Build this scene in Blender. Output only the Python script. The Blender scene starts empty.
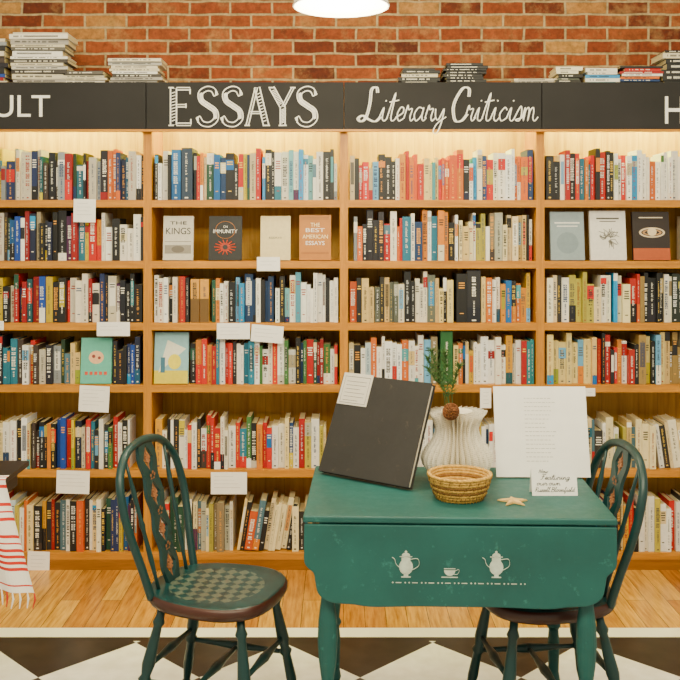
import bpy, math, random
from mathutils import Matrix, Vector
R = random.Random(11)
scene = bpy.context.scene

# ------------------------------------------------------------------ helpers
def lin(h):
    h = h.lstrip('#')
    o = []
    for i in (0, 2, 4):
        c = int(h[i:i+2], 16) / 255
        o.append(c/12.92 if c <= 0.04045 else ((c+0.055)/1.055)**2.4)
    return tuple(o)
def sat(c, k):
    l = .3*c[0]+.6*c[1]+.1*c[2]
    return tuple(min(.92, max(0.002, l+(x-l)*k)) for x in c)

def link(o, parent=None):
    scene.collection.objects.link(o)
    if parent is not None:
        o.parent = parent
    return o

def empty(name, loc=(0, 0, 0), rz=0):
    e = bpy.data.objects.new(name, None)
    e.empty_display_size = 0.1
    e.location = loc
    e.rotation_euler = (0, 0, rz)
    return link(e)

class MB:
    def __init__(s):
        s.v = []; s.f = []; s.c = []; s.m = []
    def add(s, vs, fs, col=(1, 1, 1), mi=0, M=None):
        b = len(s.v)
        for p in vs:
            p = Vector(p)
            if M is not None: p = M @ p
            s.v.append(tuple(p))
        for f in fs:
            s.f.append(tuple(b+i for i in f)); s.c.append(col); s.m.append(mi)
    def box(s, x0, x1, y0, y1, z0, z1, col=(1, 1, 1), mi=0, M=None):
        s.add([(x0,y0,z0),(x1,y0,z0),(x1,y1,z0),(x0,y1,z0),(x0,y0,z1),(x1,y0,z1),(x1,y1,z1),(x0,y1,z1)],
              [(0,3,2,1),(4,5,6,7),(0,1,5,4),(1,2,6,5),(2,3,7,6),(3,0,4,7)], col, mi, M)
    def quad(s, x0, x1, z0, z1, y, col=(1,1,1), mi=0, M=None):
        s.add([(x0,y,z0),(x1,y,z0),(x1,y,z1),(x0,y,z1)], [(0,1,2,3)], col, mi, M)
    def lathe(s, prof, n=24, col=(1,1,1), mi=0, M=None, mod=None, caps=True):
        vs = []; fs = []
        for (r, z) in prof:
            for k in range(n):
                a = 2*math.pi*k/n
                rr = r*(mod(k, a) if mod else 1)
                vs.append((rr*math.cos(a), rr*math.sin(a), z))
        for i in range(len(prof)-1):
            for k in range(n):
                k2 = (k+1) % n
                fs.append((i*n+k, i*n+k2, (i+1)*n+k2, (i+1)*n+k))
        if caps:
            fs.append(tuple(range(n-1, -1, -1)))
            fs.append(tuple((len(prof)-1)*n+k for k in range(n)))
        s.add(vs, fs, col, mi, M)
    def turned(s, p0, p1, prof, n=12, col=(1,1,1), mi=0):
        p0 = Vector(p0); p1 = Vector(p1); d = p1-p0; L = d.length
        q = d.to_track_quat('Z', 'Y').to_matrix().to_4x4()
        s.lathe([(r, t*L) for t, r in prof], n, col, mi, Matrix.Translation(p0) @ q)
    def tube(s, pts, rad, n=8, col=(1,1,1), mi=0, M=None, closed=False, flat=1.0):
        pts = [Vector(p) for p in pts]; N = len(pts)
        if not hasattr(rad, '__len__'): rad = [rad]*N
        vs = []; fs = []; up = None
        for i, p in enumerate(pts):
            if closed: t = pts[(i+1) % N]-pts[i-1]
            else: t = pts[min(i+1, N-1)]-pts[max(i-1, 0)]
            t.normalize()
            if up is None:
                up = Vector((0, 0, 1)) if abs(t.z) < 0.9 else Vector((0, 1, 0))
            a = t.cross(up).normalized(); b = a.cross(t).normalized(); up = b
            for k in range(n):
                th = 2*math.pi*k/n
                vs.append(p + a*math.cos(th)*rad[i] + b*math.sin(th)*rad[i]*flat)
        for i in range(N if closed else N-1):
            j = (i+1) % N
            for k in range(n):
                k2 = (k+1) % n
                fs.append((i*n+k, i*n+k2, j*n+k2, j*n+k))
        if not closed:
            fs.append(tuple(range(n-1, -1, -1))); fs.append(tuple((N-1)*n+k for k in range(n)))
        s.add(vs, fs, col, mi, M)
    def prism(s, outline, y0, y1, col=(1,1,1), mi=0, M=None):
        n = len(outline)
        vs = [(x, y0, z) for x, z in outline]+[(x, y1, z) for x, z in outline]
        fs = [tuple(range(n)), tuple(range(2*n-1, n-1, -1))]
        for k in range(n):
            k2 = (k+1) % n
            fs.append((k, n+k, n+k2, k2))
        s.add(vs, fs, col, mi, M)
    def ell(s, cx, cz, rx, rz, y, n=18, col=(1,1,1), mi=0):
        s.add([(cx+rx*math.cos(2*math.pi*k/n), y, cz+rz*math.sin(2*math.pi*k/n)) for k in range(n)], [tuple(range(n))], col, mi)
    def build(s, name, mats, parent=None, smooth=False, bevel=0, loc=None, rot=None):
        me = bpy.data.meshes.new(name)
        me.from_pydata(s.v, [], s.f)
        for m in (mats if isinstance(mats, (list, tuple)) else [mats]): me.materials.append(m)
        me.polygons.foreach_set('material_index', s.m)
        ca = me.color_attributes.new('Col', 'FLOAT_COLOR', 'CORNER')
        buf = []
        for f, c in zip(s.f, s.c):
            buf.extend([c[0], c[1], c[2], 1.0]*len(f))
        ca.data.foreach_set('color', buf)
        if smooth:
            me.polygons.foreach_set('use_smooth', [True]*len(s.f))
        me.update()
        o = bpy.data.objects.new(name, me)
        if loc: o.location = loc
        if rot: o.rotation_euler = rot
        link(o, parent)
        if bevel:
            b = o.modifiers.new('bevel', 'BEVEL'); b.width = bevel; b.segments = 3; b.limit_method = 'ANGLE'
        return o

def cr(pts, sub=6, closed=False):
    P = [Vector(p) for p in pts]; out = []; n = len(P)
    rng = range(n if closed else n-1)
    for i in rng:
        if closed: a, b, c, d = P[i-1], P[i], P[(i+1) % n], P[(i+2) % n]
        else: a, b, c, d = P[max(i-1, 0)], P[i], P[i+1], P[min(i+2, n-1)]
        for k in range(sub):
            t = k/sub
            out.append(0.5*((2*b)+(c-a)*t+(2*a-5*b+4*c-d)*t*t+(3*b-a-3*c+d)*t**3))
    if not closed: out.append(P[-1])
    return out

# ------------------------------------------------------------------ materials
def nm(name):
    m = bpy.data.materials.new(name); m.use_nodes = True
    nt = m.node_tree; b = nt.nodes['Principled BSDF']
    return m, nt, b
def N(nt, t, **k):
    n = nt.nodes.new(t)
    for a, v in k.items(): setattr(n, a, v)
    return n
def mix(nt, fac, a, b, blend='MIX'):
    n = N(nt, 'ShaderNodeMix', data_type='RGBA', blend_type=blend)
    for sock, v in ((n.inputs[0], fac), (n.inputs[6], a), (n.inputs[7], b)):
        if isinstance(v, (int, float)): sock.default_value = v
        elif isinstance(v, tuple): sock.default_value = (*v[:3], 1)
        else: nt.links.new(v, sock)
    return n.outputs[2]
def math_(nt, op, a, b=0.0):
    n = N(nt, 'ShaderNodeMath', operation=op)
    for i, v in enumerate((a, b)):
        if isinstance(v, (int, float)): n.inputs[i].default_value = v
        else: nt.links.new(v, n.inputs[i])
    return n.outputs[0]
def coords(nt, scale=(1, 1, 1)):
    tc = N(nt, 'ShaderNodeTexCoord'); mp = N(nt, 'ShaderNodeMapping')
    mp.inputs['Scale'].default_value = scale
    nt.links.new(tc.outputs['Object'], mp.inputs['Vector'])
    return mp.outputs[0]
def noise(nt, vec, scale=5, detail=4, rough=0.5):
    n = N(nt, 'ShaderNodeTexNoise'); n.inputs['Scale'].default_value = scale
    n.inputs['Detail'].default_value = detail; n.inputs['Roughness'].default_value = rough
    nt.links.new(vec, n.inputs['Vector']); return n.outputs['Fac']
def ramp(nt, fac, stops):
    n = N(nt, 'ShaderNodeValToRGB'); cr_ = n.color_ramp
    while len(cr_.elements) < len(stops): cr_.elements.new(0.5)
    for e, (p, c) in zip(cr_.elements, stops):
        e.position = p; e.color = (*c, 1)
    nt.links.new(fac, n.inputs[0]); return n.outputs[0]
def bump(nt, b, h, strength=0.2, dist=0.01):
    n = N(nt, 'ShaderNodeBump'); n.inputs['Strength'].default_value = strength; n.inputs['Distance'].default_value = dist
    nt.links.new(h, n.inputs['Height']); nt.links.new(n.outputs[0], b.inputs['Normal'])

def plain(name, c, rough=0.6, var=0.12, scale=12, bmp=0.0, stretch=(1, 1, 1)):
    m, nt, b = nm(name)
    f = noise(nt, coords(nt, stretch), scale)
    lo = tuple(x*(1-var) for x in c); hi = tuple(min(1, x*(1+var)) for x in c)
    nt.links.new(ramp(nt, f, [(0.3, lo), (0.7, hi)]), b.inputs['Base Color'])
    b.inputs['Roughness'].default_value = rough
    if bmp: bump(nt, b, f, bmp)
    return m
def worn(name, c, chip, rough=0.38, amt=.55):
    m, nt, b = nm(name)
    v = coords(nt); f = noise(nt, v, 6, 4); g = noise(nt, v, 28, 6, .7)
    lo = tuple(x*.82 for x in c); hi = tuple(x*1.18 for x in c)
    base = ramp(nt, f, [(0.3, lo), (0.7, hi)])
    nt.links.new(mix(nt, ramp(nt, g, [(.60, (0, 0, 0)), (.70, (amt,)*3)]), base, chip), b.inputs['Base Color'])
    nt.links.new(ramp(nt, g, [(.3, (rough-.06,)*3), (.7, (rough+.12,)*3)]), b.inputs['Roughness'])
    return m
def wood(name, c1, c2, stretch, rough=0.45, scale=6):
    m, nt, b = nm(name)
    v = coords(nt, stretch)
    f = noise(nt, v, scale, 6, 0.6)
    f2 = noise(nt, v, scale*5, 3, 0.6)
    col = mix(nt, 0.25, ramp(nt, f, [(0.3, c1), (0.68, c2)]), ramp(nt, f2, [(0.35, c1), (0.65, c2)]))
    nt.links.new(col, b.inputs['Base Color'])
    b.inputs['Roughness'].default_value = rough
    return m
def attr_mat(name, rough=0.5):
    m, nt, b = nm(name)
    a = N(nt, 'ShaderNodeAttribute', attribute_name='Col')
    f = noise(nt, coords(nt), 60, 3)
    col = mix(nt, 1.0, a.outputs['Color'], ramp(nt, f, [(0.2, (0.84,)*3), (0.8, (1, 1, 1))]), 'MULTIPLY')
    nt.links.new(col, b.inputs['Base Color']); b.inputs['Roughness'].default_value = rough
    return m
def emis(name, c, st):
    m, nt, b = nm(name)
    b.inputs['Base Color'].default_value = (*c, 1)
    b.inputs['Emission Color'].default_value = (*c, 1); b.inputs['Emission Strength'].default_value = st
    return m

M_BOOK = attr_mat('book_covers')
M_CASE_X = wood('pine_shelf', lin('a0640c'), lin('d08c16'), (0.6, 6, 8))
M_CASE_Z = wood('pine_upright', lin('a0640c'), lin('d08c16'), (8, 6, 0.6))
M_TRIM = wood('pine_base', lin('7a480a'), lin('a06612'), (0.6, 6, 8))
M_CHALKB = plain('chalkboard', lin('1a181a'), 0.75, 0.25, 5)
M_CHALK = plain('chalk_white', lin('f6f3ee'), 0.9, 0.06, 40)
M_TEAL = worn('teal_paint', lin('125250'), lin('3a807a'), .5)
M_TEALD = worn('teal_paint_dark', lin('0a3334'), lin('33261e'), .36)
M_RED = worn('worn_seat_edge', lin('3d1c12'), lin('0e3234'), .38)
M_STENCIL = plain('stencil_cream', lin('bcc8bc'), 0.6, 0.15, 60)
M_STENCIL2 = plain('stencil_tan', lin('8d5a36'), 0.6, 0.2, 60)
M_PAPER = plain('paper_white', lin('f8f5f0'), 0.7, 0.03, 20)
M_PAGE = plain('page_cream', lin('ebe2cf'), 0.8, 0.06, 30)
M_INK = plain('ink', lin('2a2826'), 0.8, 0.1, 40)
M_BLACK = worn('worn_black_board', lin('242120'), lin('5a4e44'), .55, .5)
M_STEM = plain('needle_green', lin('3c5e28'), 0.6, 0.3, 60)
M_CONE = plain('pinecone_brown', lin('7c4a22'), 0.8, 0.35, 80)
M_BASKET = plain('wicker', lin('c79a42'), 0.7, 0.3, 120, 0.4)
M_BASKET2 = plain('wicker_dark', lin('80561e'), 0.7, 0.3, 120, 0.4)
M_STAR = plain('starfish_tan', lin('d0aa64'), 0.8, 0.15, 60, 0.3)
M_DARKW = plain('dark_table', lin('1c1918'), 0.4, 0.2, 10)
M_METAL = plain('lamp_enamel', lin('e8e0d2'), 0.35, 0.05, 8)

def back_mat():
    m, nt, b = nm('pine_beadboard')
    v = coords(nt, (8, 6, 0.6)); f = noise(nt, v, 6, 6, 0.6)
    col = ramp(nt, f, [(0.3, lin('a87818')), (0.7, lin('cda034'))])
    tc = N(nt, 'ShaderNodeTexCoord'); sp = N(nt, 'ShaderNodeSeparateXYZ'); nt.links.new(tc.outputs['Object'], sp.inputs[0])
    g = math_(nt, 'LESS_THAN', math_(nt, 'FRACT', math_(nt, 'MULTIPLY', sp.outputs[0], 11.0)), 0.035)
    nt.links.new(mix(nt, math_(nt, 'MULTIPLY', g, .45), col, lin('80560e')), b.inputs['Base Color']); b.inputs['Roughness'].default_value = 0.6
    return m
M_BACK = back_mat()

def brick_mat():
    m, nt, b = nm('brick')
    BW, BH = 0.205, 0.064
    tc = N(nt, 'ShaderNodeTexCoord'); sp = N(nt, 'ShaderNodeSeparateXYZ'); nt.links.new(tc.outputs['Object'], sp.inputs[0])
    wob = noise(nt, tc.outputs['Object'], 9, 3); wob2 = noise(nt, tc.outputs['Object'], 5, 3)
    X = math_(nt, 'ADD', math_(nt, 'ADD', sp.outputs[0], 20.0), math_(nt, 'MULTIPLY', wob2, 0.02)); Z = math_(nt, 'ADD', sp.outputs[2], math_(nt, 'MULTIPLY', wob, 0.014))
    cb = N(nt, 'ShaderNodeCombineXYZ'); nt.links.new(X, cb.inputs[0]); nt.links.new(Z, cb.inputs[1])
    br = N(nt, 'ShaderNodeTexBrick'); nt.links.new(cb.outputs[0], br.inputs['Vector'])
    br.inputs['Scale'].default_value = 1; br.inputs['Brick Width'].default_value = BW
    br.inputs['Row Height'].default_value = BH; br.inputs['Mortar Size'].default_value = 0.007
    br.inputs['Mortar Smooth'].default_value = 0.35
    row = math_(nt, 'FLOOR', math_(nt, 'DIVIDE', Z, BH))
    par = math_(nt, 'SUBTRACT', 1.0, math_(nt, 'MODULO', row, 2.0))
    colm = math_(nt, 'FLOOR', math_(nt, 'DIVIDE', math_(nt, 'ADD', X, math_(nt, 'MULTIPLY', par, BW*.5)), BW))
    c2 = N(nt, 'ShaderNodeCombineXYZ'); nt.links.new(colm, c2.inputs[0]); nt.links.new(row, c2.inputs[1])
    wn = N(nt, 'ShaderNodeTexWhiteNoise', noise_dimensions='2D'); nt.links.new(c2.outputs[0], wn.inputs['Vector'])
    base = ramp(nt, wn.outputs['Value'], [(0.0, lin('5c240c')), (0.3, lin('863a14')), (0.55, lin('9c5220')), (0.8, lin('90421a')), (1.0, lin('bc8a46'))])
    f = noise(nt, tc.outputs['Object'], 6, 6, 0.68)
    f2 = noise(nt, tc.outputs['Object'], 40, 5, 0.65)
    c = mix(nt, ramp(nt, f, [(0.50, (0, 0, 0)), (0.70, (0.55,)*3)]), base, lin('c49c5e'))
    c = mix(nt, br.outputs['Fac'], c, lin('b89e72'))
    c = mix(nt, 1.0, c, ramp(nt, f2, [(0.3, (0.5,)*3), (0.62, (1, 1, 1))]), 'MULTIPLY')
    nt.links.new(c, b.inputs['Base Color']); b.inputs['Roughness'].default_value = 0.9
    bump(nt, b, math_(nt, 'SUBTRACT', math_(nt, 'MULTIPLY', f2, 0.5), br.outputs['Fac']), 0.7, 0.014)
    return m
M_BRICK = brick_mat()

def floor_mat():
    m, nt, b = nm('oak_planks')
    tc = N(nt, 'ShaderNodeTexCoord'); sp = N(nt, 'ShaderNodeSeparateXYZ'); nt.links.new(tc.outputs['Object'], sp.inputs[0])
    cb = N(nt, 'ShaderNodeCombineXYZ'); nt.links.new(sp.outputs[1], cb.inputs[0]); nt.links.new(math_(nt, 'ADD', sp.outputs[0], 5.0), cb.inputs[1])
    br = N(nt, 'ShaderNodeTexBrick'); nt.links.new(cb.outputs[0], br.inputs['Vector'])
    br.inputs['Scale'].default_value = 1; br.inputs['Brick Width'].default_value = 0.8
    br.inputs['Row Height'].default_value = 0.085; br.inputs['Mortar Size'].default_value = 0.0012
    br.inputs['Color1'].default_value = (*lin('b47214'), 1); br.inputs['Color2'].default_value = (*lin('e2aa3c'), 1)
    br.inputs['Mortar'].default_value = (*lin('64400e'), 1)
    f = noise(nt, coords(nt, (16, 1.4, 1)), 4, 6, 0.6)
    c = mix(nt, 1.0, br.outputs['Color'], ramp(nt, f, [(0.3, (0.50, 0.38, 0.24)), (0.62, (1, 1, 1))]), 'MULTIPLY')
    nt.links.new(c, b.inputs['Base Color']); b.inputs['Roughness'].default_value = 0.25
    return m
def tile_mat():
    m, nt, b = nm('harlequin_tiles')
    tc = N(nt, 'ShaderNodeTexCoord'); sp = N(nt, 'ShaderNodeSeparateXYZ'); nt.links.new(tc.outputs['Object'], sp.inputs[0])
    p = 0.56
    x = math_(nt, 'ADD', sp.outputs[0], 1.33); t = math_(nt, 'SUBTRACT', 3.585, sp.outputs[1])
    cb = N(nt, 'ShaderNodeCombineXYZ')
    nt.links.new(math_(nt, 'DIVIDE', math_(nt, 'ADD', x, t), p), cb.inputs[0])
    nt.links.new(math_(nt, 'DIVIDE', math_(nt, 'SUBTRACT', x, t), p), cb.inputs[1]); cb.inputs[2].default_value = 0.5
    ck = N(nt, 'ShaderNodeTexChecker'); ck.inputs['Scale'].default_value = 1; nt.links.new(cb.outputs[0], ck.inputs['Vector'])
    f = noise(nt, tc.outputs['Object'], 14, 4)
    w = ramp(nt, f, [(0.3, lin('e6dfd0')), (0.7, lin('faf5ea'))]); k = ramp(nt, f, [(0.3, lin('201a17')), (0.7, lin('362c27'))])
    nt.links.new(mix(nt, ck.outputs['Fac'], k, w), b.inputs['Base Color'])
    b.inputs['Roughness'].default_value = 0.3
    return m
M_FLOOR = floor_mat(); M_TILE = tile_mat()
M_TW = plain('tile_border_white', lin('f3ecdd'), 0.3, 0.05, 8); M_TB = plain('tile_border_black', lin('2a221f'), 0.3, 0.1, 8)

# ------------------------------------------------------------------ room
XL, XR = -3.2, 3.2
fb = MB()
def fl(x0, x1, y0, y1, mi): fb.add([(x0,y0,0),(x1,y0,0),(x1,y1,0),(x0,y1,0)], [(0,1,2,3)], mi=mi)
fl(XL, XR, 3.72, 4.70, 0); fl(XL, XR, 3.635, 3.72, 1); fl(XL, XR, 3.60, 3.635, 2); fl(XL, XR, -1.5, 3.60, 3)
fb.build('floor', [M_FLOOR, M_TW, M_TB, M_TILE])
w = MB(); w.box(XL, XR, 4.66, 4.80, 0, 3.3); w.build('wall_back', M_BRICK)
c = MB(); c.box(XL, XR, -1.5, 4.80, 3.3, 3.36); c.build('ceiling', plain('ceiling_paint', lin('e0d3bb'), 0.9, 0.04, 4))

# ------------------------------------------------------------------ bookcase  (front plane y=4.36)
YF = 4.36
def sx(px): return (px-340)/218.0
SHZ = [1.697, 1.417, 1.1326, 0.848, 0.458, 0.0775]
UX = [0.018+0.9015*k for k in range(-3, 4)]
bc = MB(); T = 0.019
for x in UX: bc.box(x-T, x+T, YF, 4.645, 0, 2.20, mi=1)
for i in range(len(UX)-1):
    x0, x1 = UX[i]+T, UX[i+1]-T
    for z in SHZ:
        bc.box(x0, x1, YF+0.003, 4.632, z-0.026, z, mi=0)
        bc.box(x0, x1, YF-0.001, YF+0.012, z-0.034, z-0.001, mi=0)
    bc.box(x0, x1, YF+0.02, 4.632, 0, 0.044, mi=3)
    bc.box(x0, x1, YF-0.004, YF+0.02, 0, 0.047, mi=3)
    bc.box(x0, x1, 4.632, 4.645, 0.04, 2.20, mi=2)
bc.box(UX[0]-T, UX[-1]+T, YF-0.002, 4.65, 2.195, 2.218, mi=0)
bc.build('bookcase', [M_CASE_X, M_CASE_Z, M_BACK, M_TRIM], bevel=0)

sign = empty('chalkboard_sign')
sb = MB()
for i in range(len(UX)-1):
    sb.box(UX[i]+0.0015, UX[i+1]-0.0015, 4.325, 4.3575, 2.018, 2.232)
sb.build('board_panels', M_CHALKB, sign, bevel=0.002)
st = MB(); st.box(UX[0], UX[-1], 4.322, 4.3575, 2.008, 2.0175); st.build('lower_trim', M_CASE_X, sign)

def fit_text(body, x0, x1, z0, z1, y, mat, parent, offset=0, name='lettering', extrude=0.0006):
    cu = bpy.data.curves.new(name, 'FONT'); cu.body = body; cu.size = 0.1; cu.extrude = extrude
    cu.offset = offset
    o = bpy.data.objects.new(name, cu); link(o)
    bpy.context.view_layer.update()
    bb = [Vector(b) for b in o.bound_box]
    mx = min(b.x for b in bb); Mx = max(b.x for b in bb); my = min(b.y for b in bb); My = max(b.y for b in bb)
    sx_ = (x1-x0)/max(1e-6, Mx-mx); sz_ = (z1-z0)/max(1e-6, My-my)
    o.scale = (sx_, sz_, 1)
    o.rotation_euler = (math.pi/2, 0, 0)
    o.location = (x0-mx*sx_, y, z0-my*sz_)
    cu.materials.append(mat); o.parent = parent
    return o
YS = 4.3235
def zz(py, d=4.325): return 1.55-(py-232)*d/950
def xx(px, d=4.325): return (px-340)*d/950

def essays():
    mb = MB(); U = 0.172; z0 = zz(125.5)
    def stroke(pts, x, wdt, r=.0030):
        P = cr([(a, b, 0) for a, b in pts], 8) if len(pts) > 2 else [Vector((*pts[0], 0)), Vector((*pts[1], 0))]
        Lp, Rp = [], []
        for i, p in enumerate(P):
            t = (P[min(i+1, len(P)-1)]-P[max(i-1, 0)]).normalized(); n = Vector((-t.y, t.x, 0))
            for lst, sg in ((Lp, 1), (Rp, -1)):
                q = p*U+n*wdt*.5*sg; lst.append((x+q.x, YS, z0+q.y))
        mb.tube(Lp+Rp[::-1], r, 6, closed=True)
    def serif(cx_, cz_, hw, x, vert=False):
        a = (x+cx_*U-(0 if vert else hw), YS, z0+cz_*U-(hw if vert else 0)); b = (x+cx_*U+(0 if vert else hw), YS, z0+cz_*U+(hw if vert else 0))
        mb.tube([a, b], .0034, 6)
    def hatch(pts, x, wdt):
        P = cr([(a, b, 0) for a, b in pts], 8) if len(pts) > 2 else [Vector((*pts[0], 0)).lerp(Vector((*pts[1], 0)), k/11) for k in range(12)]
        for i in range(1, len(P)-1, 1):
            q = P[i]*U
            mb.tube([(x+q.x-wdt*.34, YS, z0+q.y-.003), (x+q.x+wdt*.34, YS, z0+q.y+.003)], .0022, 5)
    S = [(.50,.80),(.42,.94),(.26,.97),(.10,.86),(.12,.66),(.30,.52),(.48,.38),(.50,.17),(.34,.03),(.14,.06),(.03,.22)]
    xs = [xx(p) for p in (169, 197, 221.5, 245, 271, 296)]
    x = xs[0]; stroke([(.12,.02),(.12,.98)], x, .027, .0033); hatch([(.12,.05),(.12,.95)], x, .027)
    for zc, xe in ((.97, .56), (.52, .44), (.03, .58)):
        stroke([(.20, zc), (xe, zc)], x, .011, .0028)
    serif(.56, .90, .012, x, True); serif(.58, .10, .012, x, True); serif(.45, .52, .010, x, True); serif(.06, 1.0, .012, x); serif(.06, 0, .012, x)
    for q in (1, 2, 5):
        stroke(S, xs[q], .020, .003); hatch(S[3:8], xs[q], .018); serif(.50, .86, .012, xs[q], True); serif(.03, .14, .012, xs[q], True)
    x = xs[3]; stroke([(.06,.0),(.30,1.0)], x, .011, .0029); stroke([(.32,1.0),(.56,.0)], x, .024, .0031); hatch([(.34,.92),(.54,.04)], x, .022); stroke([(.14,.34),(.44,.34)], x, .009, .0026); serif(.06, 0, .012, x); serif(.57, 0, .016, x)
    x = xs[4]; stroke([(.02,1.0),(.30,.5)], x, .022, .0031); hatch([(.04,.96),(.28,.54)], x, .02); stroke([(.58,1.0),(.32,.5)], x, .010, .0027); stroke([(.31,.5),(.31,0)], x, .022, .0031); hatch([(.31,.46),(.31,.04)], x, .02); serif(.02, 1.0, .014, x); serif(.58, 1.0, .012, x); serif(.31, 0, .018, x)
    mb.build('lettering_essays', M_CHALK, sign)
essays()
fit_text('CULT', xx(-29), xx(50), zz(117), zz(95), YS+0.001, M_CHALK, sign, name='lettering_cult')
fit_text('HISTORY', xx(665), xx(790), zz(124), zz(96), YS+0.001, M_CHALK, sign, name='lettering_right')

G = {
'L': ([[(0.9,2.1),(0.75,2.5),(0.4,2.35),(0.45,1.3),(0.35,0.3),(0.05,-0.05),(-.25,.15),(0.05,.4),(0.6,0.1),(1.1,-.05),(1.45,.3)]], 1.4),
'i': ([[(0,.2),(.25,1),(.25,.2),(.45,0),(.65,.25)], [(.3,1.45),(.34,1.55)]], .6),
't': ([[(0,.2),(.35,2.1),(.3,.3),(.5,0),(.7,.25)], [(.0,1.4),(.7,1.55)]], .65),
'e': ([[(0,.25),(.5,.6),(.5,.95),(.28,1.0),(.1,.5),(.3,0),(.7,.25)]], .65),
'r': ([[(0,.2),(.15,1.15),(.25,.85),(.52,.9),(.45,.3),(.58,0),(.8,.25)]], .7),
'a': ([[(.65,.9),(.3,1),(.05,.5),(.25,0),(.6,.4),(.68,1),(.65,.3),(.8,0),(1,.25)]], .9),
'y': ([[(0,.9),(.1,.3),(.35,.1),(.65,.9),(.6,-.2),(.4,-.9),(.1,-.8),(.3,-.2),(.9,.3)]], .85),
'C': ([[(1.1,1.8),(1.0,2.4),(.5,2.4),(.05,1.2),(.35,.05),(.85,.0),(1.2,.5)]], 1.15),
'c': ([[(.55,.8),(.35,1),(.05,.5),(.25,0),(.65,.25)]], .6),
's': ([[(0,.2),(.35,1.1),(.5,.5),(.4,0.02),(.12,.08),(.65,.25)]], .6),
'm': ([[(0,.2),(.1,1),(.12,.0),(.17,.75),(.35,1),(.45,.7),(.45,0),(.52,.75),(.7,1),(.8,.7),(.82,.2),(1.0,0),(1.2,.3)]], 1.1),
'n': ([[(0,.2),(.1,1),(.12,.0),(.17,.75),(.35,1),(.48,.7),(.5,.15),(.65,0),(.8,.25)]], .75),
'o': ([[(.5,.95),(.2,.95),(.05,.45),(.3,0),(.6,.45),(.45,.95),(.8,.85)]], .75),
'u': ([[(0,.95),(.08,.2),(.3,0),(.58,.4),(.6,1),(.62,.2),(.75,0),(.9,.25)]], .8),
'g': ([[(.6,.9),(.3,1),(.05,.5),(.3,.1),(.6,.5),(.62,1),(.55,-.6),(.25,-.9),(.1,-.6),(.85,.25)]], .8),
'w': ([[(0,.95),(.1,.1),(.3,.1),(.42,.8),(.5,.1),(.7,.1),(.85,.95),(.95,.8)]], .95),
'F': ([[(.2,2.1),(1.1,2.2)], [(.6,2.1),(.45,.3),(.1,0)], [(.2,1.2),(.85,1.3)]], 1.05),
'N': ([[(.1,0),(.2,2.0)], [(.2,2.0),(.8,0)], [(.8,0),(.95,2.1)]], 1.15),
'B': ([[(.15,0),(.3,2.1)], [(.1,1.95),(.8,2.0),(.85,1.4),(.3,1.1)], [(.3,1.1),(.95,.9),(.8,.05),(.05,0)]], 1.1),
'f': ([[(0,.2),(.4,2.1),(.25,2.0),(.2,-.8),(.35,-.6),(.6,.3)]], .65),
'l': ([[(0,.2),(.4,2.0),(.25,2.1),(.15,.3),(.35,0),(.6,.25)]], .55),
'd': ([[(.55,.9),(.3,1),(.05,.5),(.3,0),(.6,.6),(.75,2.1),(.6,.2),(.85,.2)]], .8),
'R': ([[(.15,0),(.3,2.1)], [(.1,1.95),(.8,2.0),(.85,1.4),(.3,1.1),(1.0,0)]], 1.1),
}
def script(word, name, x0, x1, zb, unit, y, mat, parent, depth, shear=0.18, double=0):
    cu = bpy.data.curves.new(name, 'CURVE'); cu.dimensions = '3D'; cu.bevel_depth = depth; cu.bevel_resolution = 1
    tot = sum(.35 if ch == ' ' else G[ch][1] for ch in word); ux = (x1-x0)/tot
    cx = 0
    for ch in word:
        if ch == ' ': cx += .35; continue
        for si, stroke in enumerate(G[ch][0]):
            pts = cr([(p[0], p[1], 0) for p in stroke], 5)
            for dd in ((0, double) if (double and ch in 'LC' and si == 0) else (0,)):
                sp = cu.splines.new('POLY'); sp.points.add(len(pts)-1)
                for q, p in zip(sp.points, pts):
                    q.co = (x0+(cx+p.x+p.y*shear)*ux+dd, y, zb+p.y*unit, 1)
        cx += G[ch][1]
    cu.materials.append(mat)
    o = bpy.data.objects.new(name, cu); return link(o, parent)
script('Literary Criticism', 'lettering_literary_criticism', xx(360), xx(536), zz(121), 0.061, YS, M_CHALK, sign, 0.0034, double=.008)

# strip lights hidden behind the sign, one per bay
strips = MB()
M_STRIP = emis('warm_tube', (1.0, 0.88, 0.36), 6)
for i in range(len(UX)-1):
    strips.box(UX[i]+0.07, UX[i+1]-0.07, 4.42, 4.45, 2.165, 2.194)
strips.build('shelf_strip_light', M_STRIP)
for i in range(len(UX)-1):
    L = bpy.data.lights.new('strip_glow', 'AREA'); L.shape = 'RECTANGLE'; L.size = 0.76; L.size_y = 0.04
    L.energy = 20; L.color = (.92, 1.0, 0.20)
    o = bpy.data.objects.new('strip_glow', L); link(o)
    o.location = ((UX[i]+UX[i+1])/2, 4.435, 2.16); o.rotation_euler = (math.radians(30), 0, 0)

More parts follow.
